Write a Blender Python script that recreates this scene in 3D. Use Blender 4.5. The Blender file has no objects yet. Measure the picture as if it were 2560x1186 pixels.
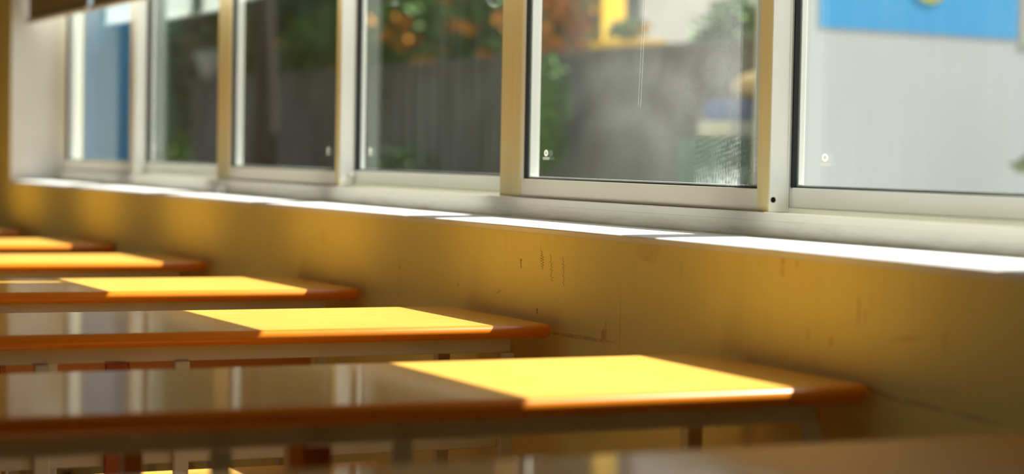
import bpy, bmesh, math, random
from mathutils import Vector, Matrix
random.seed(7)
C = bpy.context.scene.collection
SC = bpy.context.scene
CAMZ = 1.044
PI = math.pi

# ------------------------------------------------------------------ helpers
def new_bm(): return bmesh.new()

def add_box(bm, x0, x1, y0, y1, z0, z1, bevel=0.0, mat=0):
    vs = [bm.verts.new((x, y, z)) for x in (x0, x1) for y in (y0, y1) for z in (z0, z1)]
    idx = [(0,1,3,2),(4,6,7,5),(0,4,5,1),(2,3,7,6),(0,2,6,4),(1,5,7,3)]
    fs = [bm.faces.new([vs[i] for i in f]) for f in idx]
    for f in fs: f.material_index = mat
    if bevel > 0:
        es = set(e for f in fs for e in f.edges)
        bmesh.ops.bevel(bm, geom=list(es), offset=bevel, segments=2, affect='EDGES', profile=0.5)

def add_tube(bm, pts, r, seg=10, closed=False):
    pts = [Vector(p) for p in pts]
    n = len(pts); rings = []
    for i, p in enumerate(pts):
        a = pts[(i-1) % n] if (closed or i > 0) else p
        b = pts[(i+1) % n] if (closed or i < n-1) else p
        t = (b-a).normalized()
        u = t.orthogonal().normalized() if abs(t.z) > .9 else t.cross(Vector((0,0,1))).normalized()
        v = t.cross(u).normalized()
        rr = r[i] if isinstance(r, (list, tuple)) else r
        rings.append([bm.verts.new(p + (u*math.cos(k*2*PI/seg) + v*math.sin(k*2*PI/seg))*rr) for k in range(seg)])
    for i in range(n if closed else n-1):
        A, B = rings[i], rings[(i+1) % n]
        for k in range(seg):
            f = bm.faces.new((A[k], A[(k+1) % seg], B[(k+1) % seg], B[k])); f.smooth = True
    if not closed:
        bm.faces.new(list(reversed(rings[0]))); bm.faces.new(rings[-1])

def add_lathe(bm, prof, cx=0, cy=0, seg=20):
    rings = [[bm.verts.new((cx+r*math.cos(k*2*PI/seg), cy+r*math.sin(k*2*PI/seg), z)) for k in range(seg)] for r, z in prof]
    for A, B in zip(rings, rings[1:]):
        for k in range(seg):
            f = bm.faces.new((A[k], A[(k+1) % seg], B[(k+1) % seg], B[k])); f.smooth = True
    bm.faces.new(list(reversed(rings[0]))); bm.faces.new(rings[-1])

def add_disc_x(bm, x0, x1, y, z, r, rz=None, seg=24):
    """short cylinder whose axis is X"""
    rz = rz or r
    A = [bm.verts.new((x0, y+r*math.cos(k*2*PI/seg), z+rz*math.sin(k*2*PI/seg))) for k in range(seg)]
    B = [bm.verts.new((x1, y+r*math.cos(k*2*PI/seg), z+rz*math.sin(k*2*PI/seg))) for k in range(seg)]
    for k in range(seg): bm.faces.new((A[k], B[k], B[(k+1) % seg], A[(k+1) % seg]))
    bm.faces.new(A); bm.faces.new(list(reversed(B)))

def obj(name, bm, mat, parent=None, loc=None):
    bmesh.ops.recalc_face_normals(bm, faces=bm.faces[:])
    me = bpy.data.meshes.new(name); bm.to_mesh(me); bm.free()
    mats = mat if isinstance(mat, (list, tuple)) else [mat]
    for m in mats: me.materials.append(m)
    o = bpy.data.objects.new(name, me); C.objects.link(o)
    if parent: o.parent = parent
    if loc: o.location = loc
    return o

def tag(o, label=None, cat=None, group=None, kind=None):
    if label: o['label'] = label
    if cat: o['category'] = cat
    if group: o['group'] = group
    if kind: o['kind'] = kind
    return o

def empty(name, loc=(0,0,0), rz=0, **kw):
    o = bpy.data.objects.new(name, None); C.objects.link(o)
    o.location = loc; o.rotation_euler = (0,0,rz); o.empty_display_size = .1
    return tag(o, **kw)

def copy_thing(root):
    r = root.copy(); C.objects.link(r)
    for ch in list(root.children):
        c = ch.copy(); C.objects.link(c); c.parent = r
        for g in list(ch.children):
            d = g.copy(); C.objects.link(d); d.parent = c
    return r

# ------------------------------------------------------------------ materials
def mat(name, col, rough=.6, spec=.5, metal=0, coat=0, coat_r=.1):
    m = bpy.data.materials.new(name); m.use_nodes = True
    b = m.node_tree.nodes['Principled BSDF']
    b.inputs['Base Color'].default_value = (*col, 1)
    b.inputs['Roughness'].default_value = rough
    b.inputs['Specular IOR Level'].default_value = spec
    b.inputs['Metallic'].default_value = metal
    b.inputs['Coat Weight'].default_value = coat
    b.inputs['Coat Roughness'].default_value = coat_r
    return m

class NT:
    def __init__(s, m): s.t = m.node_tree; s.b = s.t.nodes.get('Principled BSDF')
    def n(s, typ, **kw):
        x = s.t.nodes.new(typ)
        for k, v in kw.items():
            if k.startswith('_'): setattr(x, k[1:], v)
            else: x.inputs[k.replace('__', ' ')].default_value = v
        return x
    def l(s, a, b): s.t.links.new(a, b)
    def math(s, op, a, b=None, clamp=False):
        x = s.t.nodes.new('ShaderNodeMath'); x.operation = op; x.use_clamp = clamp
        for i, v in enumerate((a, b)):
            if v is None: continue
            if isinstance(v, (int, float)): x.inputs[i].default_value = v
            else: s.l(v, x.inputs[i])
        return x.outputs[0]
    def mix(s, fac, a, b):
        x = s.t.nodes.new('ShaderNodeMix'); x.data_type = 'RGBA'
        for sock, v in ((x.inputs[0], fac), (x.inputs[6], a), (x.inputs[7], b)):
            if isinstance(v, (int, float)): sock.default_value = v
            elif isinstance(v, tuple): sock.default_value = (*v, 1)
            else: s.l(v, sock)
        return x.outputs[2]
    def ramp(s, fac, stops):
        x = s.t.nodes.new('ShaderNodeValToRGB')
        el = x.color_ramp.elements
        while len(el) < len(stops): el.new(.5)
        for e, (p, c) in zip(el, stops):
            e.position = p; e.color = (*c, 1) if isinstance(c, tuple) else (c, c, c, 1)
        s.l(fac, x.inputs[0]); return x.outputs[0]
    def pos(s, scale=(1,1,1), offset=(0,0,0)):
        tc = s.n('ShaderNodeTexCoord'); mp = s.n('ShaderNodeMapping')
        mp.inputs['Scale'].default_value = scale; mp.inputs['Location'].default_value = offset
        s.l(tc.outputs['Object'], mp.inputs['Vector']); return mp.outputs[0]
    def noise(s, vec, scale, detail=4, rough=.55):
        x = s.n('ShaderNodeTexNoise'); x.inputs['Scale'].default_value = scale
        x.inputs['Detail'].default_value = detail; x.inputs['Roughness'].default_value = rough
        s.l(vec, x.inputs['Vector']); return x.outputs[0]
    def bump(s, h, strength=.1, dist=.01, to=None):
        x = s.n('ShaderNodeBump', Strength=strength, Distance=dist)
        s.l(h, x.inputs['Height']); s.l(x.outputs[0], (to or s.b.inputs['Normal'])); return x

def noisy(name, c1, c2, scale=6, rough=.6, spec=.4, bump=0, stretch=(1,1,1)):
    m = mat(name, c1, rough, spec); t = NT(m)
    f = t.noise(t.pos(stretch), scale)
    t.l(t.mix(t.ramp(f, [(.35, 0.0), (.7, 1.0)]), c1, c2), t.b.inputs['Base Color'])
    if bump: t.bump(f, bump)
    return m

# varnished yellow wood of the table tops
def wood_top():
    m = mat('varnished_yellow_wood', (.86,.50,.07), .45, .04, coat=.5, coat_r=.06); t = NT(m)
    v = t.pos((1.2, 26, 26))
    f = t.noise(v, 2.2, 6, .6)
    w = t.n('ShaderNodeTexWave', Scale=1.1, Distortion=5.0, Detail=3.0)
    w.bands_direction = 'Y'; t.l(t.pos((.7, 16, 16)), w.inputs['Vector'])
    g = t.math('ADD', t.math('MULTIPLY', f, .6), t.math('MULTIPLY', w.outputs['Fac'], .4))
    t.l(t.ramp(g, [(.2, WOOD_A), (.5, WOOD_B), (.85, WOOD_C)]), t.b.inputs['Base Color'])
    # faint unevenness of the brushed lacquer
    b = t.noise(t.pos((5, 60, 60)), 1.0, 3)
    t.bump(b, .012, .01, t.b.inputs['Coat Normal'])
    return m
WOOD_A, WOOD_B, WOOD_C = (.84,.42,.070), (.92,.52,.105), (.95,.61,.150)

M = {}
M['wood_top'] = wood_top()
M['edge'] = noisy('orange_edge_varnish', (.86,.26,.010), (.78,.21,.008), 5, .35, .15, stretch=(1,10,10))
M['edge'].node_tree.nodes['Principled BSDF'].inputs['Coat Weight'].default_value = .55
M['edge'].node_tree.nodes['Principled BSDF'].inputs['Coat Roughness'].default_value = .2
M['steel'] = noisy('cream_painted_steel', (.66,.62,.50), (.60,.56,.44), 9, .38, .5)
M['orange_wood'] = noisy('orange_plywood', (.60,.23,.05), (.48,.16,.03), 3, .5, .4, stretch=(1,12,12))
M['red_wood'] = noisy('red_brown_wood', (.42,.09,.02), (.34,.07,.015), 4, .5, .4, stretch=(8,8,1))
M['goldlit'] = noisy('goldlit_aluminium', (.80,.68,.34), (.75,.63,.30), 4, .36, .5, stretch=(1,30,1))  # golden light from tables and wall put into the aluminium colour
M['beige_alu'] = noisy('beige_aluminium', (.84,.81,.68), (.80,.77,.64), 4, .36, .5)
M['white_alu'] = noisy('white_aluminium', (.78,.80,.76), (.74,.76,.72), 5, .34, .5)
def track_material():
    m = mat('track_paint', (.84,.81,.70), .36, .5); t = NT(m); p = t.pos()
    sep = t.n('ShaderNodeSeparateXYZ'); t.l(p, sep.inputs[0])
    low = t.n('ShaderNodeMapRange'); low.inputs['From Min'].default_value = .946; low.inputs['From Max'].default_value = .918
    low.inputs['To Min'].default_value = 0; low.inputs['To Max'].default_value = 1; t.l(sep.outputs[2], low.inputs['Value'])
    g = t.math('MULTIPLY', t.ramp(t.noise(t.pos((1,3.0,26)), 2.0, 5, .65), [(.36, 0.0), (.66, 1.0)]), low.outputs[0])
    sm = t.ramp(t.noise(t.pos((1,7,40), (0,3,0)), 1.6, 4), [(.60, 0.0), (.74, .5)])
    d = t.math('ADD', t.math('MULTIPLY', g, .75), t.math('MULTIPLY', sm, .35), True)
    t.l(t.mix(d, (.84,.81,.70), (.40,.36,.20)), t.b.inputs['Base Color'])
    return m
M['track'] = track_material()
M['rubber'] = mat('black_rubber', (.012,.013,.014), .7, .2)
M['dark'] = mat('dark_hole', (.008,.007,.006), .9, .1)
M['white_plastic'] = mat('white_plastic', (.82,.82,.80), .45, .4)
M['etch'] = mat('etched_white', (.80,.80,.72), .8, .1)
_t = NT(M['etch']); _tl = _t.n('ShaderNodeBsdfTranslucent', Color=(.80,.80,.74,1)); _mx = _t.n('ShaderNodeMixShader'); _mx.inputs[0].default_value = .4
_t.l(_t.b.outputs[0], _mx.inputs[1]); _t.l(_tl.outputs[0], _mx.inputs[2]); _t.l(_mx.outputs[0], M['etch'].node_tree.nodes['Material Output'].inputs['Surface'])
M['fabric'] = noisy('blind_fabric', (.74,.74,.70), (.70,.70,.66), 40, .85, .1)
M['fabric_brown'] = noisy('blind_brown_face', (.30,.25,.15), (.27,.22,.13), 40, .85, .1)
M['ceiling'] = noisy('ceiling_paint', (.76,.72,.62), (.73,.69,.59), 3, .9, .1)
M['room_wall'] = noisy('room_wall_paint', (.74,.66,.50), (.70,.62,.47), 3, .85, .15)
M['floor'] = noisy('terrazzo_floor', (.60,.46,.27), (.52,.39,.22), 30, .45, .3)
M['pencil'] = mat('pencil_graphite', (.40,.27,.10), .7, .1)

# ------------------------------------------------------------------ window wall (right-hand wall)
WX = 1.683                      # room face of the wall
Y_NEAR, Y_FAR = 1.93, 7.76      # the long window opening
SILL = .916
HEAD = 2.22
def bend(y):                    # old masonry: the wall leans in a little towards the near end
    return -.013*max(0, 4.1-y)**2

def wall_material():
    m = mat('cream_wall_paint', (.84,.74,.29), .62, .3); t = NT(m)
    p = t.pos()
    sep = t.n('ShaderNodeSeparateXYZ'); t.l(p, sep.inputs[0])
    Y, Z = sep.outputs[1], sep.outputs[2]
    f1 = t.noise(t.pos((1, 1.0, 1.6)), 2.6, 5)
    f2 = t.noise(t.pos((1, 40, 1.3)), 1.0, 3)
    base = t.mix(t.ramp(f1, [(.3, 0.0), (.75, 1.0)]), (.86,.76,.30), (.81,.71,.27))
    base = t.mix(t.math('MULTIPLY', t.ramp(f2, [(.52, 0.0), (.72, 1.0)]), .10), base, (.62,.45,.19))
    wob = t.math('MULTIPLY', t.math('SUBTRACT', t.noise(p, 22, 3), .5), .030)
    fine = t.noise(p, 90, 3)
    # stains with shapes of their own: y, z, half-width, half-height, slant, strength
    stains = [(3.22,.733,.125,.0035,-.02,.75), (3.125,.742,.010,.012,.0,.7), (3.118,.756,.004,.013,.35,.6),
              (2.352,.742,.020,.0035,-.15,.55), (2.28,.737,.045,.0040,.09,.6), (2.19,.735,.050,.0035,.03,.55), (2.08,.732,.060,.003,.02,.5),
              (2.352,.842,.0035,.022,.02,.55), (2.336,.837,.0030,.013,.02,.5), (2.553,.893,.006,.017,.0,.5), (2.60,.909,.035,.006,0,.4), (2.515,.900,.004,.008,0,.4),
              (2.969,.893,.042,.020,0,.30), (3.066,.770,.0016,.060,.0,.5), (3.561,.788,.012,.0025,-.3,.6), (2.86,.87,.003,.02,0,.25),
              (3.75,.79,.004,.003,0,.6), (4.05,.805,.005,.005,0,.7), (2.48,.80,.006,.008,0,.35), (2.42,.797,.006,.008,0,.35), (2.24,.815,.040,.004,-.12,.3), (2.15,.82,.004,.016,0,.3),
              (4.5,.85,.02,.02,0,.15), (5.1,.87,.02,.015,0,.15), (3.38,.87,.0015,.03,.1,.3)]
    tot = None
    for (y, z, hw, hh, sl, st) in stains:
        dy = t.math('SUBTRACT', Y, y); dz = t.math('SUBTRACT', Z, z)
        dzs = t.math('ADD', t.math('SUBTRACT', dz, t.math('MULTIPLY', dy, sl)), t.math('MULTIPLY', wob, min(1, hh*40)))
        dys = t.math('ADD', dy, t.math('MULTIPLY', wob, min(1, hw*40)))
        a = t.math('POWER', t.math('DIVIDE', dys, hw), 2); b = t.math('POWER', t.math('DIVIDE', dzs, hh), 2)
        e = t.math('SUBTRACT', 1.25, t.math('ADD', a, b), True)
        e = t.math('MULTIPLY', t.math('MULTIPLY', e, 2.2, True), st*.75)
        tot = e if tot is None else t.math('MAXIMUM', tot, e)
    tot = t.math('MULTIPLY', tot, t.ramp(fine, [(.32, .35), (.6, 1.0)]), True)
    t.l(t.mix(tot, base, (.42,.23,.085)), t.b.inputs['Base Color'])
    h = t.math('ADD', t.noise(p, 55, 5), t.math('MULTIPLY', f1, .6))
    t.bump(h, .12, .004)
    return m
M['wall'] = wall_material()

def build_window_wall():
    bm = new_bm()
    def slab(y0, y1, z0, z1, xin, ny, nz=1):
        """slab from the room face to the outside face, room face follows the bend"""
        ys = [y0+(y1-y0)*i/ny for i in range(ny+1)]
        ring = []
        for y in ys:
            xf = WX+bend(y)
            ring.append([bm.verts.new(c) for c in ((xf, y, z0), (xf, y, z1), (xin, y, z1), (xin, y, z0))])
        for a, b in zip(ring, ring[1:]):
            for k in range(4): bm.faces.new((a[k], a[(k+1) % 4], b[(k+1) % 4], b[k]))
        bm.faces.new(ring[0]); bm.faces.new(list(reversed(ring[-1])))
    slab(-4.0, Y_NEAR, 0, 2.95, 1.946, 30)
    slab(Y_NEAR, Y_FAR, 0, SILL-.012, 1.946, 60)
    slab(Y_NEAR, Y_FAR, HEAD, 2.95, 1.946, 40)
    slab(Y_FAR, 10.0, 0, 2.95, 1.946, 6)
    w = obj('wall_right', bm, M['wall'])
    tag(w, kind='structure')
    # pencil scribbles on the plaster, small crooked strokes
    for j, (y, z, hgt, wd) in enumerate([(3.372,.858,.034,.010), (3.335,.846,.046,.008), (3.462,.846,.018,.006), (3.285,.842,.05,.008), (3.39,.765,.010,.006)]):
        rnd = random.Random(20+j); pts = []
        n = 26
        for i in range(n):
            zz = z+hgt/2-hgt*i/(n-1)
            yy = y + wd*(.5*math.sin(i*1.9+j)+.35*rnd.uniform(-1, 1)) - .12*hgt*(i/n-.5)
            pts.append((WX+bend(yy)-.0003, yy, zz))
        b = new_bm(); add_tube(b, pts, .00028, 4)
        obj('pencil_scribble', b, M['pencil'], w)
build_window_wall()

def build_reveals():
    m = noisy('white_reveal_paint', (.74,.74,.70), (.69,.69,.65), 6, .7, .3)
    bm = new_bm()
    add_box(bm, WX-.0005, 1.857, Y_FAR-.003, Y_FAR-.0002, SILL+.0025, HEAD)
    add_box(bm, WX+bend(Y_NEAR), 1.857, Y_NEAR+.0002, Y_NEAR+.003, SILL+.0025, HEAD)
    add_box(bm, WX, 1.857, Y_NEAR+.0031, Y_FAR-.0031, HEAD-.003, HEAD-.0002)
    tag(obj('trim_3', bm, m), 'white painted plaster reveal of the window opening', kind='structure')
build_reveals()

# sill: white painted ledge with a ragged, chipped front edge
def build_sill():
    m = noisy('white_sill_paint', (.80,.81,.82), (.77,.78,.79), 12, .45, .4)
    bm = new_bm(); ny = 520
    rnd = random.Random(3); rows = []
    jag = 0; wav = 0
    for i in range(ny+1):
        y = Y_NEAR+(Y_FAR-Y_NEAR)*i/ny
        jag = .70*jag + rnd.uniform(-.0016, .0016)
        if rnd.random() < .025: jag += rnd.choice((-1, 1))*rnd.uniform(.002, .005)
        jag = max(-.004, min(.006, jag))
        xf = WX+bend(y)
        sag = .0025*math.sin((y-1.9)*1.05)*-1
        low = SILL-.0046+max(-.004, min(.0012, jag*.5))
        rows.append([bm.verts.new(c) for c in (
            (xf-.0022, y, low), (xf-.0024, y, SILL-.0032), (xf+.0015, y, SILL+sag*.3), (xf+.05, y, SILL+.0015+sag*.5),
            (1.868, y, SILL+.002), (1.868, y, SILL-.013), (xf+.0004, y, SILL-.013), (xf+.0003, y, low))])
    for a, b in zip(rows, rows[1:]):
        for k in range(8):
            f = bm.faces.new((a[k], a[(k+1) % 8], b[(k+1) % 8], b[k])); f.smooth = k in (1, 2, 3)
    bm.faces.new(rows[0]); bm.faces.new(list(reversed(rows[-1])))
    tag(obj('trim_1', bm, m), 'white painted window sill with a chipped front edge', kind='structure')
build_sill()

# window frame: double sliding track, jambs, head
def build_frame():
    root = empty('trim_2', (0,0,0), kind='structure', label='aluminium sliding window frame with double track')
    m = M['beige_alu']
    bm = new_bm()
    z0 = SILL+.002
    add_box(bm, 1.857, 1.9375, Y_NEAR, Y_FAR, z0, .944)
    add_box(bm, 1.857, 1.862, Y_NEAR, Y_FAR, .944, .958, .001)
    obj('sill_track', bm, M['track'], root)
    bm = new_bm()
    add_box(bm, 1.9054, 1.9076, Y_NEAR, Y_FAR, .944, .9655, .001)
    add_box(bm, 1.9355, 1.9374, Y_NEAR, Y_FAR, .944, .957, .001)
    obj('track_rib', bm, M['white_alu'], root)
    for y0, y1 in ((Y_NEAR, Y_NEAR+.03), (Y_FAR-.017, Y_FAR)):
        bm = new_bm(); add_box(bm, 1.857, 1.9375, y0, y1, .944, HEAD, .002); obj('jamb', bm, M['white_alu'], root)
    bm = new_bm(); add_box(bm, 1.857, 1.9375, Y_NEAR, Y_FAR, HEAD-.04, HEAD, .002); obj('head', bm, m, root)
build_frame()

# glass: clear pane with real dirt on it
def glass_material(name, dust, seed, y0, y1, special=None):
    m = bpy.data.materials.new(name); m.use_nodes = True
    t = NT(m); nt = m.node_tree
    nt.nodes.remove(nt.nodes['Principled BSDF'])
    out = nt.nodes['Material Output']
    tr = t.n('ShaderNodeBsdfTransparent', Color=(.965,.985,.975,1))
    gl = t.n('ShaderNodeBsdfGlossy', Color=(.9,.97,.96,1), Roughness=.004)
    fr = t.n('ShaderNodeFresnel', IOR=1.5)
    geo = t.n('ShaderNodeNewGeometry')   # same reflectance for the front and the back face of the thin pane
    t.l(t.math('SUBTRACT', 1.5, t.math('MULTIPLY', geo.outputs['Backfacing'], 1.5-1/1.5)), fr.inputs['IOR'])
    m1 = t.n('ShaderNodeMixShader'); t.l(fr.outputs[0], m1.inputs[0]); t.l(tr.outputs[0], m1.inputs[1]); t.l(gl.outputs[0], m1.inputs[2])
    df = t.n('ShaderNodeBsdfDiffuse', Color=(.72,.75,.75,1)); tl = t.n('ShaderNodeBsdfTranslucent', Color=(.72,.76,.76,1))
    md = t.n('ShaderNodeMixShader'); md.inputs[0].default_value = .55
    t.l(df.outputs[0], md.inputs[1]); t.l(tl.outputs[0], md.inputs[2])
    p = t.pos((1,1,1), (0, 0, 0))
    sep = t.n('ShaderNodeSeparateXYZ'); t.l(p, sep.inputs[0]); Y, Z = sep.outputs[1], sep.outputs[2]
    so = (seed*3.1, seed*1.7, 0)
    big = t.noise(t.pos((1,2.2,1.6), so), 1.6, 4)
    streak = t.noise(t.pos((1,55,2.2), so), 1.0, 4)
    speck = t.noise(t.pos((1,1,1), so), 520, 2, .7)
    f = t.math('MULTIPLY', t.ramp(big, [(.35, .15), (.7, 1.0)]), dust)
    f = t.math('MULTIPLY', f, t.math('ADD', .55, t.math('MULTIPLY', t.ramp(streak, [(.42, 0.0), (.68, 1.0)]), .9)))
    f = t.math('MULTIPLY', f, t.math('ADD', .6, t.math('MULTIPLY', t.ramp(speck, [(.40, 0.0), (.72, 1.0)]), 1.2)))
    # dust settles thickest in the bottom corner strip
    edge = t.math('MULTIPLY', t.math('SUBTRACT', 1.022, Z, True), dust*6.0, True)
    f = t.math('ADD', f, t.math('MULTIPLY', edge, t.ramp(t.noise(t.pos((1,70,8), so), 1.0, 3), [(.4, .1), (.7, 1.0)])))
    if special: f = special(t, f, Y, Z, p, speck)
    f = t.math('MINIMUM', f, .92)
    m2 = t.n('ShaderNodeMixShader'); t.l(f, m2.inputs[0]); t.l(m1.outputs[0], m2.inputs[1]); t.l(md.outputs[0], m2.inputs[2])
    t.l(m2.outputs[0], out.inputs['Surface'])
    return m

def dusty_pane(t, f, Y, Z, p, speck):
    """the large dirty pane: a dust film thick on the near side, wiped arcs, a scratched patch low down"""
    # film grows towards the near (small y) side
    g = t.n('ShaderNodeMapRange'); g.inputs['From Min'].default_value = 3.75; g.inputs['From Max'].default_value = 3.0
    g.inputs['To Min'].default_value = .015; g.inputs['To Max'].default_value = .15; t.l(Y, g.inputs['Value'])
    cloud = t.noise(t.pos((1,3.2,3.0), (4,9,1)), 2.0, 5)
    film = t.math('MULTIPLY', g.outputs[0], t.ramp(cloud, [(.30, .55), (.70, 1.25)]))
    film = t.math('MULTIPLY', film, t.math('ADD', .75, t.math('MULTIPLY', t.ramp(speck, [(.42, 0.0), (.70, 1.0)]), .75)))
    # upper film denser
    up = t.n('ShaderNodeMapRange'); up.inputs['From Min'].default_value = 1.02; up.inputs['From Max'].default_value = 1.16
    up.inputs['To Min'].default_value = .55; up.inputs['To Max'].default_value = 1.0; t.l(Z, up.inputs['Value'])
    film = t.math('MULTIPLY', film, up.outputs[0])
    # wiped arcs: rings around a point
    dy = t.math('SUBTRACT', Y, 3.46); dz = t.math('SUBTRACT', Z, 1.02)
    r = t.math('SQRT', t.math('ADD', t.math('POWER', t.math('MULTIPLY', dy, .6), 2), t.math('POWER', dz, 2)))
    arc = t.math('ADD', .82, t.math('MULTIPLY', t.math('SINE', t.math('MULTIPLY', r, 75)), .10))
    film = t.math('MULTIPLY', film, arc)
    # scratched patch: y < 3.15, z < 1.085, fanned brush strokes
    k1 = t.math('LESS_THAN', Y, t.math('ADD', 3.185, t.math('MULTIPLY', t.noise(p, 60, 2), .02)))
    k2 = t.math('LESS_THAN', Z, t.math('ADD', 1.078, t.math('MULTIPLY', t.noise(p, 50, 2), .012)))
    patch = t.math('MULTIPLY', k1, k2)
    w = t.n('ShaderNodeTexWave', Scale=38.0, Distortion=5.0, Detail=5.0); w.bands_direction = 'Z'; w.inputs['Detail Scale'].default_value = 1.2
    mp = t.pos((1,.45,1.0)); 
    rot = t.n('ShaderNodeMapping'); rot.inputs['Rotation'].default_value = (.5, 0, 0); t.l(mp, rot.inputs['Vector']); t.l(rot.outputs[0], w.inputs['Vector'])
    strokes = t.ramp(w.outputs['Fac'], [(.45, .07), (1.0, .17)])
    lowg = t.n('ShaderNodeMapRange'); lowg.inputs['From Min'].default_value = 1.035; lowg.inputs['From Max'].default_value = .998
    lowg.inputs['To Min'].default_value = 0; lowg.inputs['To Max'].default_value = .45; t.l(Z, lowg.inputs['Value'])
    near = t.n('ShaderNodeMapRange'); near.inputs['From Min'].default_value = 3.15; near.inputs['From Max'].default_value = 2.99
    near.inputs['To Min'].default_value = .25; near.inputs['To Max'].default_value = 1.0; t.l(Y, near.inputs['Value'])
    grain = t.ramp(t.noise(t.pos((1,150,60)), 1.0, 3, .7), [(.40, 0.25), (.66, 1.2)])
    pv = t.math('MULTIPLY', t.math('ADD', strokes, lowg.outputs[0]), t.math('MULTIPLY', near.outputs[0], grain))
    # drips along the bottom
    tot = t.math('ADD', t.math('MULTIPLY', film, t.math('SUBTRACT', 1, patch)), t.math('MULTIPLY', t.math('ADD', pv, t.math('MULTIPLY', film, .25)), patch))
    # one long thin scratch
    sl = t.math('ABSOLUTE', t.math('SUBTRACT', Y, t.math('ADD', 3.395, t.math('MULTIPLY', t.math('SUBTRACT', Z, 1.2), -.06))))
    sc = t.math('MULTIPLY', t.math('LESS_THAN', sl, .0007), t.math('GREATER_THAN', Z, 1.135))
    tot = t.math('ADD', tot, t.math('MULTIPLY', sc, .25))
    return t.math('ADD', tot, t.math('MULTIPLY', f, .35))

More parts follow.
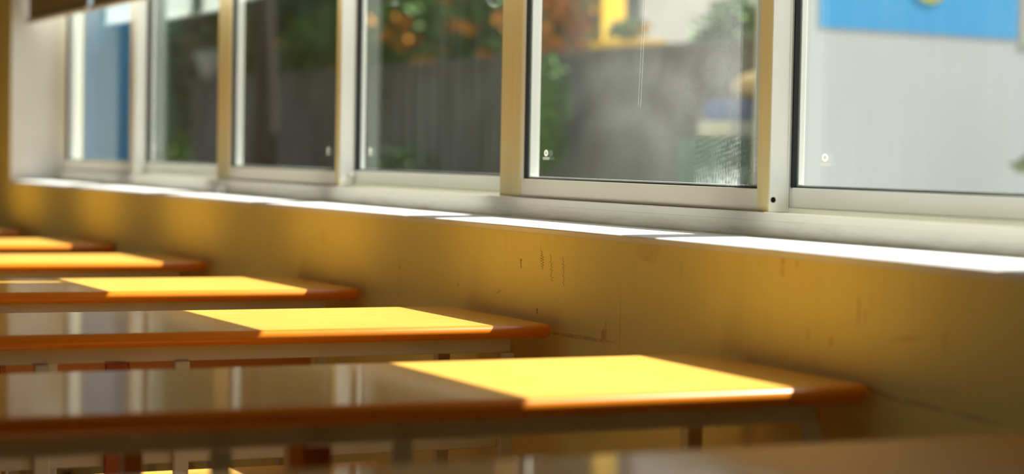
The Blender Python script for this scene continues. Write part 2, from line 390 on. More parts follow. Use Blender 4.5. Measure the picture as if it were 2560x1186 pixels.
# the six sashes.  y_near / y_far = ends, stile widths, inner or outer track
SASHES = [  # n, near, far, near stile, far stile, layer
    (1, 6.763, 7.742, .060, .042, 'in'),
    (2, 5.862, 6.900, .060, .140, 'out'),
    (3, 4.893, 5.883, .030, .126, 'in'),
    (4, 3.932, 4.995, .060, .104, 'out'),
    (5, 2.935, 3.967, .036, .110, 'in'),
    (6, 1.955, 3.045, .060, .112, 'out')]
TOP = HEAD-.03
MARKS = {2: 6.703, 3: 4.998, 4: 4.812, 5: 3.772, 6: 2.848}
DUST = {1: .003, 2: .006, 3: .005, 4: .012, 5: .012, 6: .016}
def build_sash(n, yn, yf, sn, sf, layer):
    root = empty('window_%d' % n, (0, (yn+yf)/2, .96), kind='structure',
                 label='%s sliding window sash with %s stiles' % (('inner', 'goldlit') if layer == 'in' else ('outer', 'white')))
    oy, oz = -(yn+yf)/2, -.96
    X0, X1 = (1.868, 1.905) if layer == 'in' else (1.908, 1.934)
    G = X0+(.0108 if layer == 'in' else .010)
    zb, zr = .9585, .9955
    if layer == 'out': zr = .998
    ms = M['goldlit'] if layer == 'in' and n > 1 else M['beige_alu'] if n == 1 else M['white_alu']
    mr = M['beige_alu'] if layer == 'in' else M['white_alu']
    W = M['white_alu']
    def put(name, bm, m, parent=root):
        o = obj(name, bm, m, parent)
        if parent is root: o.location = (0, oy, oz)
        return o
    # far stile: room side, then white outside half
    bm = new_bm()
    a = yf-sf
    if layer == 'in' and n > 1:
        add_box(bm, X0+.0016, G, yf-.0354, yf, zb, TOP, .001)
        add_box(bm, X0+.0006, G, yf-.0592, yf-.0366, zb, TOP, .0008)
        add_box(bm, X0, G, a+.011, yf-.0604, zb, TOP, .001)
    else:
        add_box(bm, X0, G, a+(.013 if layer == 'in' else .0005), yf, zb, TOP, .0015)
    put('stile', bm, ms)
    # light bevelled bead along the glass
    bm = new_bm()
    yb = a+.0125
    vs = [(X0+.0006, yb+.0005), (X0+.0026, a+.0012), (X0+.0040, a), (G, a), (G, yb+.0005)]
    lo = [bm.verts.new((x, y, zr)) for x, y in vs]; hi = [bm.verts.new((x, y, TOP)) for x, y in vs]
    for k in range(5): bm.faces.new((lo[k], lo[(k+1) % 5], hi[(k+1) % 5], hi[k]))
    bm.faces.new(lo); bm.faces.new(list(reversed(hi)))
    if layer == 'in': put('glazing_bead', bm, M['beige_alu'])
    else: bm.free()
    bm = new_bm(); add_box(bm, G+.0051, X1, a-.001, yf, zb, TOP, .001); put('outer_stile', bm, W)
    # near stile
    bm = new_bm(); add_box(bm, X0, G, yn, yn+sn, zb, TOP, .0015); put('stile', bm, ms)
    bm = new_bm(); add_box(bm, G+.0051, X1, yn, yn+sn+.001, zb, TOP, .001); put('outer_stile', bm, W)
    if layer == 'in':
        # white end profile of the sliding sash, facing along the wall
        bm = new_bm(); add_box(bm, X0+.0008, X1-.003, yn-.0022, yn-.0002, zb, TOP, .0004)
        add_box(bm, X1-.0028, X1, yn-.0034, yn-.0002, zb, TOP, .0004)
        cap = put('end_profile', bm, W)
    # rails (between the stiles)
    bm = new_bm(); add_box(bm, X0+.0015, G, yn+sn+.0003, a+.0108, zb, zr, .0012); put('rail', bm, mr)
    bm = new_bm(); add_box(bm, G+.0051, X1, yn+sn+.0015, a-.0015, zb, zr-.002, .001); put('rail', bm, W)
    bm = new_bm(); add_box(bm, X0+.0015, X1, yn+sn+.0015, a-.0015, TOP-.035, TOP, .001); put('rail', bm, mr)
    # rubber gasket around the pane on the room side
    bm = new_bm()
    add_box(bm, X0+(.0028 if layer == 'in' else .0005), G-.0002, a-.0045, a-.0003, zr+.0006, TOP-.036)
    add_box(bm, X0+.0055, G-.0002, yn+sn+.0006, a-.0047, zr+.0004, zr+.0026)
    put('gasket', bm, M['rubber'])
    # light sealing strip just inside the gasket at the bottom
    bm = new_bm(); add_box(bm, G+.0052, X1-.004, yn+sn+.0018, a-.002, zr-.0018, zr+.0050); put('sealing_strip', bm, W)
    # pane
    bm = new_bm(); add_box(bm, G, G+.005, yn+sn-.004, a+.004, zr-.004, TOP-.03)
    gm = glass_material('dusty_glass_%d' % n, DUST[n], n, yn, yf, dusty_pane if n == 5 else None)
    # the material reads room coordinates: keep the pane's own origin at the room origin
    pane = put('pane', bm, gm)
    if n in MARKS:
        y = MARKS[n]; x = G-.0004; z = 1.040; b = new_bm()
        # small stamped safety mark: a shield shape above two lines of tiny print
        k = 20
        def oval(ry, rz, cz, t0, t1):
            o_, i_ = [], []
            for j in range(k):
                an = 2*PI*j/k
                o_.append(b.verts.new((x, y+ry*math.cos(an), cz+rz*math.sin(an)))); i_.append(b.verts.new((x, y+ry*t0*math.cos(an), cz+rz*t1*math.sin(an))))
            for j in range(k): b.faces.new((o_[j], o_[(j+1) % k], i_[(j+1) % k], i_[j]))
        oval(.0082, .0062, z+.0085, .62, .60)
        add_box(b, x-.0001, x, y-.0052, y+.0052, z+.0083, z+.0096)
        add_box(b, x-.0001, x, y-.0030, y+.0030, z+.0056, z+.0070)
        add_box(b, x-.0001, x, y-.0036, y+.0036, z+.0108, z+.0118)
        rr = random.Random(n)
        for row, hw in ((z-.0008, .0145), (z-.0036, .0135)):
            yy = y-hw
            while yy < y+hw:
                w_ = rr.uniform(.0012, .0030)
                add_box(b, x-.0001, x, yy, min(yy+w_, y+hw), row-.0008, row+.0009); yy += w_+.0005
        obj('glass_mark', b, M['etch'], pane)
    def disc_y(b, x, y0, y1, z, r, seg=20):
        A = [b.verts.new((x+r*math.cos(k*2*PI/seg), y0, z+r*math.sin(k*2*PI/seg))) for k in range(seg)]
        B = [b.verts.new((x+r*math.cos(k*2*PI/seg), y1, z+r*math.sin(k*2*PI/seg))) for k in range(seg)]
        for k in range(seg): b.faces.new((A[k], A[(k+1) % seg], B[(k+1) % seg], B[k]))
        b.faces.new(A); b.faces.new(list(reversed(B)))
    if n == 5:
        b = new_bm(); disc_y(b, 1.8757, yn-.0028, yn-.0023, .978, .0047); obj('screw_hole', b, M['dark'], cap)
    if n in (1, 3):
        b = new_bm(); disc_y(b, 1.881, yn-.0050, yn-.0023, .977, .0085); obj('hole_plug', b, M['white_plastic'], cap)
        b = new_bm(); disc_y(b, 1.9005, yn-.0070, yn-.0036, .989, .007); obj('paint_blob', b, M['white_plastic'], cap)
for s in SASHES: build_sash(*s)

# small white stopper lying on the track between two sashes
bm = new_bm()
add_lathe(bm, [(.021, 0), (.020, .006), (.011, .018), (.006, .026), (.003, .028)], seg=14)
st = obj('window_stopper', bm, M['white_plastic'], None, (1.843, 5.745, SILL+.0025))
tag(st, 'small white cone shaped stopper on the sill against the window frame', 'stopper')

# ------------------------------------------------------------------ roller blinds inside the recess
BLINDS = [(6.862, 7.745, 'roller blind in far corner of window beside wall reveal, dark from the room'),
          (5.905, 6.825, 'second roller blind from the far window corner, seen mirrored in glass'),
          (4.500, 5.898, 'third roller blind from far corner, with white pull ring and bead chain'),
          (3.930, 4.493, 'narrow fourth roller blind from the far window corner'),
          (2.990, 3.923, 'roller blind above the dusty pane'),
          (1.945, 2.983, 'nearest roller blind, above the white wall view')]
for i, (y0, y1, lab) in enumerate(BLINDS):
    zb = 1.487
    root = empty('roller_blind', (1.74, (y0+y1)/2, zb), label=lab, cat='blind', group='roller blinds in the window recess')
    cy = (y0+y1)/2
    b = new_bm(); add_box(b, -.0007, .0007, y0-cy+.012, y1-cy-.012, .014, HEAD-.06-zb)
    for f in b.faces:
        if f.calc_center_median().x < -.0006: f.material_index = 1      # brown room side, white backing
    obj('fabric', b, [M['fabric'], M['fabric_brown']], root)
    b = new_bm(); add_tube(b, [(0, y0-cy, .0095), (0, y1-cy, .0095)], .0095, 14); bar = obj('bottom_bar', b, M['fabric'], root)
    b = new_bm(); add_tube(b, [(0, y0-cy, HEAD-.045-zb), (0, y1-cy, HEAD-.045-zb)], .024, 16); obj('roller', b, M['fabric'], root)
    if i == 2:
        # pull ring on a cord and a bead chain loop
        b = new_bm()
        add_tube(b, [(-.04, 5.204-cy+.0145*math.cos(a*2*PI/24), 1.4495-zb+.0145*math.sin(a*2*PI/24)) for a in range(24)], .0036, 8, True)
        ring = obj('pull_ring', b, M['white_plastic'], root)
        b = new_bm(); add_tube(b, [(-.04, 5.204-cy, 1.464-zb), (-.02, 5.204-cy, HEAD-.05-zb)], .0012, 6); obj('cord', b, M['white_plastic'], root)
        b = new_bm()
        for k in range(61):
            an = PI+PI*k/60
            yy = 4.585+.042*math.cos(an); zz = 1.442+.046*math.sin(an)
            bmesh.ops.create_icosphere(b, subdivisions=1, radius=.0022, matrix=Matrix.Translation((-.04, yy-cy, zz-zb)))
        add_tube(b, [(-.04, 4.543-cy, 1.442-zb), (-.02, 4.560-cy, HEAD-.05-zb)], .0011, 6)
        add_tube(b, [(-.04, 4.627-cy, 1.442-zb), (-.02, 4.610-cy, HEAD-.05-zb)], .0011, 6)
        obj('bead_chain', b, M['white_plastic'], root)

# ------------------------------------------------------------------ the rest of the room
def box_struct(name, x0, x1, y0, y1, z0, z1, m):
    bm = new_bm(); add_box(bm, x0, x1, y0, y1, z0, z1)
    return tag(obj(name, bm, m), kind='structure')
box_struct('floor', -5.2, WX+.30, -4.2, 10.0, -.12, 0, M['floor'])
box_struct('ceiling', -5.2, WX+.30, -4.2, 10.0, 2.95, 3.1, M['ceiling'])
box_struct('wall_back', -5.2, WX+.30, 10.0, 10.2, -.12, 3.1, M['room_wall'])
bm = new_bm()
add_box(bm, -5.4, -5.2, -4.2, 10.2, -.12, 1.75); add_box(bm, -5.4, -5.2, -4.2, 10.2, 2.30, 3.1)
for y0, y1 in ((-4.2,-3.6), (-1.2,-.9), (1.5,1.8), (4.2,4.5), (6.9,7.2), (9.6,10.2)): add_box(bm, -5.4, -5.2, y0, y1, 1.75, 2.30)
tag(obj('wall_left', bm, M['room_wall']), kind='structure')
box_struct('wall_front', -5.2, WX+.30, -4.4, -4.2, -.12, 3.1, M['room_wall'])

# ------------------------------------------------------------------ long school tables
LEN, DEP, TH, ZT = 1.55, .457, .0232, .751
def make_table():
    root = empty('school_table', (0,0,0))
    R = TH/2; zc = ZT-R
    x0, x1, y0, y1 = -LEN, 0, 0, DEP
    def outline(ins, rc):
        pts = []
        for cx, cy, a0 in ((x1-rc, y1-rc, 0), (x0+rc, y1-rc, PI/2), (x0+rc, y0+rc, PI), (x1-rc, y0+rc, 1.5*PI)):
            for k in range(9):
                a = a0+PI/2*k/8
                pts.append((cx+(rc-ins)*math.cos(a), cy+(rc-ins)*math.sin(a)))
        return pts
    rc = .030
    # core board
    bm = new_bm(); o = outline(R, rc)
    lo = [bm.verts.new((x, y, zc-R)) for x, y in o]; hi = [bm.verts.new((x, y, zc+R)) for x, y in o]
    bm.faces.new(list(reversed(lo))); bm.faces.new(hi)
    n = len(o)
    for k in range(n): bm.faces.new((lo[k], lo[(k+1) % n], hi[(k+1) % n], hi[k]))
    obj('tabletop', bm, M['wood_top'], root)
    # half round edge
    bm = new_bm(); loops = []
    for j in range(13):
        th = -PI/2+PI*j/12
        loops.append([bm.verts.new((x, y, zc+R*math.sin(th))) for x, y in outline(R*(1-math.cos(th)), rc)])
    for A, B in zip(loops, loops[1:]):
        for k in range(n):
            f = bm.faces.new((A[k], A[(k+1) % n], B[(k+1) % n], B[k])); f.smooth = True
    A, B = loops[-1], loops[0]
    for k in range(n): bm.faces.new((A[k], A[(k+1) % n], B[(k+1) % n], B[k]))
    obj('edge_band', bm, M['edge'], root)
    zu = ZT-TH
    fy, ry = .030, DEP-.055
    for nm, ya, yb in (('apron', fy, fy+.022), ('apron', ry, ry+.022)):
        bm = new_bm(); add_box(bm, -LEN+.075, -.075, ya, yb, zu-.0255, zu-.0002, .002); obj(nm, bm, M['steel'], root)
    for xa in (-LEN+.075, -.097):
        bm = new_bm(); add_box(bm, xa, xa+.022, fy+.0225, ry-.0005, zu-.0255, zu-.0002, .002); obj('apron', bm, M['steel'], root)
    for xl in (-.0965, -.676, -.901, -LEN+.070):
        bm = new_bm(); add_box(bm, xl, xl+.0255, fy-.0080, fy+.0018, .004, zu-.0258, .003)
        leg = obj('leg', bm, M['steel'], root)
        b = new_bm(); add_box(b, xl-.002, xl+.0275, fy-.010, fy+.004, 0, .012, .002); obj('foot_cap', b, M['rubber'], leg)
    for xl in (-.060, -.676, -.901, -LEN+.035):
        bm = new_bm(); add_box(bm, xl, xl+.0255, ry-.026, ry-.0006, .004, zu-.0258, .003)
        leg = obj('leg', bm, M['steel'], root)
        b = new_bm(); add_box(b, xl-.002, xl+.0275, ry-.028, ry+.001, 0, .012, .002); obj('foot_cap', b, M['rubber'], leg)
    # lower rail, book shelf, and the block between the two seats
    bm = new_bm(); add_box(bm, -LEN+.0960, -.0970, fy+.002, fy+.022, .537, .577, .002); obj('lower_rail', bm, M['steel'], root)
    bm = new_bm(); add_box(bm, -LEN+.0965, -.105, fy+.006, ry-.030, .5775, .606, .002)
    obj('book_shelf', bm, M['orange_wood'], root)
    bm = new_bm(); add_box(bm, -.788, -.754, fy-.008, fy+.0015, .50, zu-.0265, .002); obj('divider', bm, M['red_wood'], root)
    return root

def make_bench():
    root = empty('school_bench', (0,0,0))
    L_, D_, R, z = 1.44, .26, .010, .430
    zc = z-R
    def outline(ins, rc):
        pts = []
        for cx, cy, a0 in ((-rc, D_-rc, 0), (-L_+rc, D_-rc, PI/2), (-L_+rc, rc, PI), (-rc, rc, 1.5*PI)):
            for k in range(7):
                a = a0+PI/2*k/6; pts.append((cx+(rc-ins)*math.cos(a), cy+(rc-ins)*math.sin(a)))
        return pts
    bm = new_bm(); o = outline(R, .025); n = len(o)
    lo = [bm.verts.new((x, y, zc-R)) for x, y in o]; hi = [bm.verts.new((x, y, zc+R)) for x, y in o]
    bm.faces.new(list(reversed(lo))); bm.faces.new(hi)
    for k in range(n): bm.faces.new((lo[k], lo[(k+1) % n], hi[(k+1) % n], hi[k]))
    obj('seat', bm, M['wood_top'], root)
    bm = new_bm(); loops = []
    for j in range(9):
        th = -PI/2+PI*j/8
        loops.append([bm.verts.new((x, y, zc+R*math.sin(th))) for x, y in outline(R*(1-math.cos(th)), .025)])
    for A, B in zip(loops, loops[1:]+loops[:1]):
        for k in range(n): bm.faces.new((A[k], A[(k+1) % n], B[(k+1) % n], B[k])).smooth = A is not loops[-1]
    obj('edge_band', bm, M['edge'], root)
    for xl in (-.085, -L_+.060):
        for yy in (.02, D_-.045):
            bm = new_bm(); add_box(bm, xl, xl+.025, yy, yy+.025, 0, zc-R-.0002, .002); obj('leg', bm, M['steel'], root)
    for yy in (.022, D_-.043):
        bm = new_bm(); add_box(bm, -L_+.0855, -.0855, yy, yy+.021, zc-R-.026, zc-R-.0004, .002); obj('stretcher', bm, M['steel'], root)
    return root

proto = make_table(); bench0 = make_bench()
# tip x, front y, twist, label, label of its bench
TABLES = [
    (1.590, 1.385,  .0050, 'nearest school table, blurred and unlit along the bottom of the photo', None),
    (1.6286, 2.284,  .0105, 'school table with the largest bright sun patch, second from the front', None),
    (1.6542, 3.264,  .0006, 'school table in sharpest focus, rounded end touching the scuffed wall', 'wooden bench standing directly behind the table with the largest sun patch'),
    (1.6698, 4.214, -.0110, 'third school table from the back whose whole sun patch is in view', 'wooden bench with a sunlit end, glimpsed below the sharpest table'),
    (1.6677, 5.290, -.0090, 'school table third from the far end of the row, sunlit to the left edge', 'wooden bench standing before the third table from the far end'),
    (1.6773, 6.255, -.0004, 'second farthest school table, thin yellow sunlit strip', None),
    (1.6220, 7.280,  .0000, 'farthest school table, only its dark orange end showing at the left', None)]
TABLES[3] = TABLES[3][:3]+('school table just behind the sharpest one, its whole sun patch in view',)+TABLES[3][4:]
first = True
for i, (tx, fy, rz, lab, blab) in enumerate(TABLES):
    o = proto if i == 0 else copy_thing(proto)
    o.location = (tx, fy, 0); o.rotation_euler = (0, 0, rz)
    tag(o, lab, 'table', 'school tables in a row along the window wall')
    if blab:
        b_ = bench0 if first else copy_thing(bench0); first = False
        b_.location = (tx-.088, fy-.570, 0); b_.rotation_euler = (0, 0, rz)
        tag(b_, blab, 'bench', 'benches between the school tables')

# ------------------------------------------------------------------ outside
M['ground'] = noisy('yard_concrete', (.46,.45,.42), (.38,.37,.34), 1.5, .9, .1)
M['grey_wall'] = noisy('grey_render', (.115,.12,.105), (.075,.08,.068), 2.5, .9, .1, .2)
M['white_wall'] = noisy('white_facade', (.39,.41,.44), (.365,.385,.415), 1.5, .8, .2)
M['cream_wall'] = noisy('cream_facade', (.33,.32,.285), (.31,.30,.265), 1.2, .8, .2)
M['blue'] = noisy('blue_paint', (.042,.27,.55), (.036,.25,.51), 1.5, .6, .3)
M['sky_blue'] = noisy('sky_blue_paint', (.05,.36,.66), (.045,.34,.62), 1.5, .7, .3)
M['hazed_blue'] = noisy('hazed_blue_paint', (.09,.42,.80), (.08,.40,.77), 1.5, .7, .3)  # side wall blue, lightened to carry the hazy reflection over it
M['yellow'] = noisy('yellow_paint', (.85,.52,.02), (.78,.46,.02), 3, .6, .3)
M['emblem'] = noisy('olive_gold', (.35,.36,.06), (.28,.25,.05), 9, .6, .3)
M['bark'] = noisy('bark', (.055,.048,.038), (.035,.03,.025), 12, .95, .1, .4, (1,1,.3))
M['stone'] = noisy('pale_stone', (.42,.43,.40), (.33,.34,.31), 5, .85, .2)
M['teal'] = noisy('green_metal', (.05,.13,.10), (.04,.10,.08), 4, .5, .4)
M['grey_plastic'] = noisy('grey_plastic', (.40,.43,.43), (.36,.39,.39), 5, .6, .3)
M['blue_plastic'] = noisy('blue_plastic', (.07,.11,.32), (.05,.09,.28), 5, .5, .3)
M['sack'] = noisy('tan_sack', (.42,.32,.18), (.34,.26,.14), 14, .9, .1)
def leaf_mat(name, a, b):
    m = noisy(name, a, b, 5, .55, .3); t = NT(m)
    t.b.inputs['Transmission Weight'].default_value = 0
    return m
M['leaf_dark'] = leaf_mat('dark_leaf', (.018,.060,.014), (.035,.10,.018))
M['leaf_mid'] = leaf_mat('mid_leaf', (.045,.15,.016), (.08,.19,.022))
M['leaf_olive'] = leaf_mat('olive_leaf', (.10,.12,.03), (.15,.17,.05))
M['leaf_pale'] = leaf_mat('pale_leaf', (.16,.21,.15), (.22,.27,.20))
M['bloom'] = noisy('orange_bloom', (.66,.30,.02), (.60,.20,.015), 6, .6, .2)
M['stem'] = mat('green_stem', (.07,.06,.03), .8, .2)

tag(box_struct('outside_ground', 1.99, 45, -8, 60, -.16, -.06, M['ground']), 'concrete yard outside the window')

bm = new_bm()
add_box(bm, 6.0, 6.22, 9.05, 19.75, -.06, 1.645); add_box(bm, 5.965, 6.255, 9.05, 19.79, 1.645, 1.69, .005)
tag(obj('garden_wall', bm, M['grey_wall']), 'low grey rendered garden wall seen through the middle panes', 'wall')

def facade(p0, p1, depth, h):
    """box building whose front runs p0 -> p1 (left to right as seen)"""
    a = math.atan2(p1[1]-p0[1], p1[0]-p0[0]); L = math.hypot(p1[0]-p0[0], p1[1]-p0[1])
    return a, L
# white screen wall with a blue sign board
a, L = facade((5.16, 7.95), (9.2, 8.50), 5, 5)
wb = empty('screen_wall', (5.16, 7.95, -.06), a, label='white wall with a big blue panel seen through the nearest pane', cat='wall')
bm = new_bm(); add_box(bm, 0, L, 0, .24, 0, 3.6); obj('wall_body', bm, M['white_wall'], wb)
bm = new_bm(); add_box(bm, -.012, L+.02, -.02, .26, 3.6, 3.68, .006); obj('coping', bm, M['stone'], wb)
bm = new_bm(); add_box(bm, .16, 1.415, -.004, -.0003, 1.70, 3.4); bp_ = obj('blue_panel', bm, M['blue'], wb)
bm = new_bm()
seg = 28
cx, cz, rr = .83, 1.965, .125
A = [bm.verts.new((cx+rr*math.cos(k*2*PI/seg), -.010, cz+rr*math.sin(k*2*PI/seg))) for k in range(seg)]
B = [bm.verts.new((cx+rr*math.cos(k*2*PI/seg), -.0043, cz+rr*math.sin(k*2*PI/seg))) for k in range(seg)]
for k in range(seg): bm.faces.new((A[k], A[(k+1) % seg], B[(k+1) % seg], B[k]))
bm.faces.new(A); bm.faces.new(list(reversed(B)))
obj('round_emblem', bm, M['emblem'], bp_)
bm = new_bm(); add_box(bm, 1.43, 2.6, -.006, -.0003, 1.665, 3.4, .001); obj('cream_panel', bm, M['cream_wall'], wb)

# cream wall behind the garden wall
a, L = facade((7.75, 14.0), (9.6, 14.78), 5, 5)
cb = empty('gable_wall', (7.75, 14.0, -.06), a, label='tall pale cream wall rising behind the grey garden wall', cat='wall')
bm = new_bm(); add_box(bm, 0, 3.4, 0, .35, 0, 5.0); obj('wall_body', bm, M['cream_wall'], cb)
bm = new_bm(); add_box(bm, -.02, 3.42, -.04, .39, 5.0, 5.1, .01); obj('coping', bm, M['stone'], cb)

# blue building far along the yard
bb = empty('blue_building', (5.62, 22.0, -.06), 0, label='sky blue building corner far off through the leftmost pane', cat='building')
bm = new_bm(); add_box(bm, .02, .55, 0, 9, 0, 7.5); obj('front_wall', bm, M['sky_blue'], bb)
bm = new_bm(); add_box(bm, 0, .0195, 0, 9, 0, 7.5); obj('side_wall', bm, M['hazed_blue'], bb)
bm = new_bm(); add_box(bm, -.1, .65, -.1, 9.1, 7.5, 7.7, .01); obj('roof', bm, M['stone'], bb)

# yellow board behind the garden wall and a flower trough on top of the wall
a = math.atan2(.10, .23)
yb = empty('yellow_board', (6.275, 11.84, -.06), a, label='plain yellow board on posts behind the grey garden wall', cat='board')
bm = new_bm(); add_box(bm, 0, .235, 0, .02, 1.76, 2.7, .003); obj('board', bm, M['yellow'], yb)
for xx in (.03, .18):
    bm = new_bm(); add_box(bm, xx, xx+.025, .0205, .045, 0, 2.6); obj('post', bm, M['stem'], yb)
bm = new_bm(); add_box(bm, 5.99, 6.19, 10.86, 11.47, 1.6905, 1.735, .006)
tag(obj('flower_trough', bm, M['yellow']), 'long yellow flower trough on top of the grey garden wall', 'planter')

def add_leaf(bm, p, size, rnd, mi=0):
    d = Vector((rnd.uniform(-1,1), rnd.uniform(-1,1), rnd.uniform(-.6,.9))).normalized()
    s = d.orthogonal().normalized(); u = d.cross(s)
    an = rnd.uniform(0, PI*2); s2 = s*math.cos(an)+u*math.sin(an)
    L_ = size*rnd.uniform(.7,1.3); w = L_*.28
    n = d.cross(s2)
    v = [bm.verts.new(p), bm.verts.new(p+d*L_*.5+s2*w+n*L_*.06), bm.verts.new(p+d*L_), bm.verts.new(p+d*L_*.5-s2*w+n*L_*.06)]
    f = bm.faces.new((v[0], v[1], v[2])); f.material_index = mi
    f = bm.faces.new((v[0], v[2], v[3])); f.material_index = mi

def lump(bm, c, r, rnd):
    """rough inner mass of a crown"""
    geo = bmesh.ops.create_icosphere(bm, subdivisions=3, radius=1, matrix=Matrix.Identity(4))
    ph = [rnd.uniform(0, 6) for _ in range(3)]
    for v in geo['verts']:
        k = 1+.16*math.sin(5*v.co.x+ph[0])+.13*math.sin(6*v.co.y+ph[1])+.12*math.sin(5*v.co.z+ph[2])
        v.co = Vector((c[0]+v.co.x*r[0]*k*.78, c[1]+v.co.y*r[1]*k*.78, c[2]+v.co.z*r[2]*k*.78))

def shrub(name, c, r, nleaf, size, leafm, lab, cat, trunk=None, blooms=0, seed=1, core=True, group=None):
    """c = crown centre, r = radii; stands at base z"""
    rnd = random.Random(seed)
    base_z = trunk[0] if trunk else c[2]-r[2]
    root = empty(name, (c[0], c[1], base_z), label=lab, cat=cat, group=group)
    off = Vector((c[0], c[1], base_z))
    bm = new_bm()
    cc = Vector(c)-off
    if core: lump(bm, cc, r, rnd)
    for _ in range(nleaf):
        d = Vector((rnd.gauss(0,1), rnd.gauss(0,1), rnd.gauss(0,1))).normalized()
        k = rnd.uniform(.72, 1.05)
        add_leaf(bm, cc+Vector((d.x*r[0]*k, d.y*r[1]*k, d.z*r[2]*k)), size, rnd)
    obj('foliage', bm, leafm, root)
    bm = new_bm()
    if trunk:
        z0, rad = trunk
        h = c[2]-z0
        pts = [(.0, 0, 0), (.03, -.02, h*.35), (-.02, .03, h*.7), (0, 0, h+r[2]*.3)]
        add_tube(bm, pts, [rad*1.25, rad, rad*.85, rad*.4], 12)
        for k in range(4):
            an = k*1.6+.4
            add_tube(bm, [(0, .02, h*.75), (r[0]*.35*math.cos(an), r[1]*.35*math.sin(an), h*.9+r[2]*.15), (r[0]*.6*math.cos(an), r[1]*.6*math.sin(an), h+r[2]*.3)], [rad*.45, rad*.3, rad*.12], 8)
        obj('trunk', bm, M['bark'], root)
    else:
        for k in range(5):
            an = k*1.3
            add_tube(bm, [(.02*math.cos(an), .02*math.sin(an), 0), (r[0]*.4*math.cos(an), r[1]*.4*math.sin(an), r[2]*1.1)], [.012, .006], 6)
        obj('stem', bm, M['stem'], root)
    if blooms:
        bm = new_bm()
        for _ in range(blooms):
            d = Vector((rnd.gauss(0,1)-.5, rnd.gauss(0,1)-.5, rnd.gauss(0,.8))).normalized()
            p = cc+Vector((d.x*r[0]*1.02, d.y*r[1]*1.02, d.z*r[2]*1.02))
            for k in range(6): add_leaf(bm, p, size*.85, rnd)
        f = obj('blossom', bm, M['bloom'], root); f['kind'] = 'stuff'
    return root

# trees behind the wall, each its own crown
T = [((9.2, 18.3, 3.1), (1.55,1.65,2.5), 'leaf_mid', 'mid green tree behind the cream wall and the orange blossoms'),
     ((9.2, 22.2, 3.2), (1.55,1.65,2.6), 'leaf_dark', 'dark green tree behind the wall, seen through the third pane'),
     ((9.2, 26.1, 3.1), (1.55,1.65,2.5), 'leaf_olive', 'olive green tree behind the far end of the garden wall'),
     ((9.4, 30.2, 3.1), (1.6,1.75,2.5), 'leaf_olive', 'olive tree farthest down the yard'),
     ((13.4, 20.3, 3.6), (1.9,2.3,3.2), 'leaf_dark', 'tall dark tree in the rear row, behind the orange blossoms'),
     ((13.4, 25.5, 3.6), (1.9,2.3,3.2), 'leaf_dark', 'tall dark tree in the rear row, behind the third pane'),
     ((13.4, 30.7, 3.6), (1.9,2.3,3.2), 'leaf_dark', 'tall dark tree in the rear row beside the farthest olive tree'),
     ((13.4, 36.5, 3.8), (2.2,2.8,3.4), 'leaf_dark', 'broad dark tree closing the far end of the yard')]
for i, (c, r, lm, lab) in enumerate(T):
    shrub('tree', c, r, 2600, .26, M[lm], lab, 'tree', trunk=(-.06, .17), seed=30+i, group='trees beyond the garden wall')
# tree with the dark trunk in front of the wall
shrub('tree', (5.45, 16.0, 4.1), (1.15,1.5,1.15), 2200, .20, M['leaf_dark'], 'slim tree with a dark trunk in front of the grey garden wall', 'tree', trunk=(-.06, .085), seed=51, group='trees beyond the garden wall')
# flowering bushes rooted behind the wall and showing over its top
B = [((6.80, 16.0, 1.85), (.38,.62,.50), 26, 'leaf_mid', 'orange flowering bush over the wall in the fourth pane'),
     ((6.80, 14.5, 1.95), (.38,.60,.55), 40, 'leaf_mid', 'orange flowering bush over the wall beside the central stiles'),
     ((6.70, 13.2, 1.92), (.30,.40,.52), 170, 'leaf_mid', 'bush thick with orange flowers left of the yellow board'),
     ((6.80, 18.0, 1.85), (.38,.95,.48), 8, 'leaf_mid', 'green bush with few orange flowers over the wall behind the dark trunk')]
for i, (c, r, nb, lm, lab) in enumerate(B):
    shrub('flowering_bush', c, r, 1300, .12, M[lm], lab, 'bush', trunk=(-.06, .025), blooms=nb, seed=60+i, group='flowering bushes behind the garden wall')
shrub('flowering_bush', (6.09, 11.17, 1.808), (.06,.22,.05), 420, .04, M['leaf_mid'], 'low green bush growing in the yellow flower trough', 'bush', trunk=(1.739, .006), blooms=8, seed=71)
shrub('green_bush', (6.58, 10.75, 1.62), (.17,.40,.36), 800, .09, M['leaf_mid'], 'small green bush over the wall right of the yellow trough', 'bush', trunk=(-.06,.015), seed=72)
shrub('climbing_plant', (5.75, 11.55, 1.30), (.09,.22,.34), 700, .07, M['leaf_mid'], 'green climbing plant in front of the grey garden wall', 'plant', trunk=(-.06, .012), seed=73)
shrub('green_bush', (5.4, 12.9, .60), (.26,.26,.50), 700, .09, M['leaf_dark'], 'dark pointed bush at the foot of the grey garden wall', 'bush', trunk=(-.06, .012), seed=74)
shrub('green_bush', (7.05, 22.2, 1.9), (.38,1.0,.9), 1600, .15, M['leaf_olive'], 'olive bush just past the far end of the garden wall', 'bush', trunk=(-.06,.03), seed=75)
shrub('green_bush', (6.30, 20.9, .75), (.20,.30,.42), 600, .10, M['leaf_mid'], 'bright green bush low beside the far wall end', 'bush', trunk=(-.06,.015), seed=76)
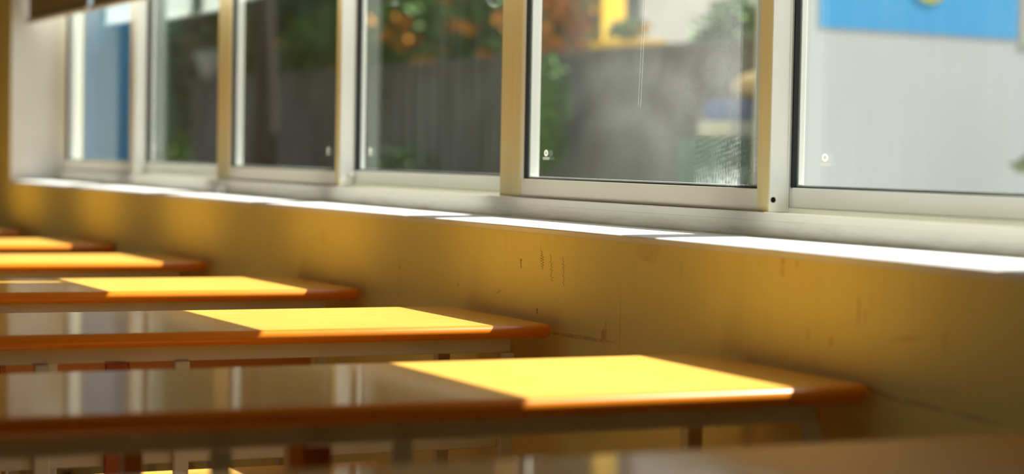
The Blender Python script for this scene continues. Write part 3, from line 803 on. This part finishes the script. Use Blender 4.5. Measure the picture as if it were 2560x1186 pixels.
# pale stone pots on the far end of the wall
for (x, y, z, s, lab) in ((6.11, 19.35, 1.69, 1.0, 'pale stone planter on the far end of the garden wall'), (6.95, 20.4, -.06, 2.4, 'tall pale stone urn beyond the garden wall end')):
    bm = new_bm(); add_lathe(bm, [(.10*s, 0), (.11*s, .02*s), (.15*s, .16*s), (.19*s, .24*s), (.20*s, .27*s), (.17*s, .28*s)])
    if s > 2: 
        bm.free(); bm = new_bm(); add_lathe(bm, [(.20, 0), (.20, .08), (.13, .14), (.16, .55), (.24, 1.05), (.26, 1.25), (.30, 1.32), (.27, 1.36)])
    tag(obj('stone_planter', bm, M['stone'], None, (x, y, z)), lab, 'planter')
# green cabinet with a tub, a blue crate and a sack on top
cab = empty('utility_cabinet', (5.37, 8.75, -.06), 0, label='dark green cabinet low behind the scratched corner of dusty pane', cat='cabinet')
bm = new_bm(); add_box(bm, -.20, .30, -.2, .2, .05, 1.20, .01); obj('body', bm, M['teal'], cab)
bm = new_bm(); add_box(bm, -.17, .27, -.215, -.2005, .10, 1.14, .004); d = obj('door', bm, M['teal'], cab)
bm = new_bm(); add_box(bm, .20, .225, -.235, -.2155, .55, .68, .004); obj('handle', bm, M['rubber'], d)
bm = new_bm(); add_box(bm, -.20, .30, -.2, .2, 0, .0495); obj('plinth', bm, M['stone'], cab)
bm = new_bm(); add_box(bm, 5.25, 5.68, 8.6, 8.9, 1.1405, 1.225, .01)
tag(obj('storage_tub', bm, M['grey_plastic']), 'grey tub between green cabinet and blue crate', 'tub')
bm = new_bm(); add_box(bm, 5.27, 5.62, 8.62, 8.88, 1.2255, 1.325, .012)
tag(obj('crate', bm, M['blue_plastic']), 'blue plastic crate under a tan sack behind the dusty pane', 'crate')
bm = new_bm(); bmesh.ops.create_icosphere(bm, subdivisions=3, radius=1)
for v in bm.verts:
    k = 1+.08*math.sin(4*v.co.x+1)+.07*math.sin(5*v.co.y)
    v.co = Vector((5.47+v.co.x*.11*k, 8.74+v.co.y*.10*k, 1.3935+max(v.co.z, -.9)*.066*k))
for f in bm.faces: f.smooth = True
tag(obj('sack', bm, M['sack']), 'small tan sack on top of the blue crate outside', 'sack')
# shrub at right in front of white building
shrub('green_bush', (6.50, 7.38, .72), (.36,.34,.78), 1400, .10, M['leaf_pale'], 'pale grey green bush by the white building at the right edge', 'bush', trunk=(-.06,.02), seed=80)

# ------------------------------------------------------------------ light
sun = bpy.data.lights.new('sun', 'SUN'); so = bpy.data.objects.new('sun', sun); C.objects.link(so)
to = Vector((1.0, -.08, 1.18)).normalized()
so.rotation_euler = to.to_track_quat('Z', 'Y').to_euler(); so.location = (8, 2, 9)
sun.energy = 13.5; sun.angle = math.radians(.55); sun.color = (1.0, .955, .87)
w = bpy.data.worlds.new('sky'); SC.world = w; w.use_nodes = True
nt = w.node_tree; bg = nt.nodes['Background']
sk = nt.nodes.new('ShaderNodeTexSky'); sk.sky_type = 'NISHITA'; sk.sun_disc = False
sk.sun_elevation = math.radians(49); sk.sun_rotation = math.radians(101); sk.air_density = 1.0; sk.dust_density = 2.5; sk.ozone_density = 1.0
hs = nt.nodes.new('ShaderNodeHueSaturation'); hs.inputs['Saturation'].default_value = .55
nt.links.new(sk.outputs[0], hs.inputs['Color']); nt.links.new(hs.outputs[0], bg.inputs['Color']); bg.inputs['Strength'].default_value = .20

# ------------------------------------------------------------------ camera
f_px, yaw, pitch, roll = 5293.69, .446667, .0388695, .0183400
cy, sy = math.cos(yaw), math.sin(yaw)
F = Vector((sy*math.cos(pitch), cy*math.cos(pitch), -math.sin(pitch)))
R0 = Vector((cy, -sy, 0)); U0 = R0.cross(F)
Rv = R0*math.cos(roll)+U0*math.sin(roll); Uv = -R0*math.sin(roll)+U0*math.cos(roll)
mw = Matrix(((Rv.x, Uv.x, -F.x, 0), (Rv.y, Uv.y, -F.y, 0), (Rv.z, Uv.z, -F.z, CAMZ), (0,0,0,1)))
cd = bpy.data.cameras.new('camera'); cam = bpy.data.objects.new('camera', cd); C.objects.link(cam)
cam.matrix_world = mw
cd.sensor_width = 36; cd.sensor_fit = 'HORIZONTAL'; cd.lens = 36*f_px/2560
cd.clip_start = .05; cd.clip_end = 200
cd.dof.use_dof = True; cd.dof.focus_distance = 3.75; cd.dof.aperture_fstop = 2.5
SC.camera = cam

# ------------------------------------------------------------------ render look
vs = SC.view_settings
SC.display_settings.display_device = 'sRGB'
vs.view_transform = 'Standard'; vs.look = 'None'; vs.exposure = 0.0; vs.gamma = 1.0; vs.use_curve_mapping = False
cyc = SC.cycles
cyc.max_bounces = 14; cyc.diffuse_bounces = 8; cyc.glossy_bounces = 6; cyc.transparent_max_bounces = 24
cyc.caustics_reflective = False; cyc.caustics_refractive = False
cyc.sample_clamp_indirect = 6.0
cyc.use_denoising = True
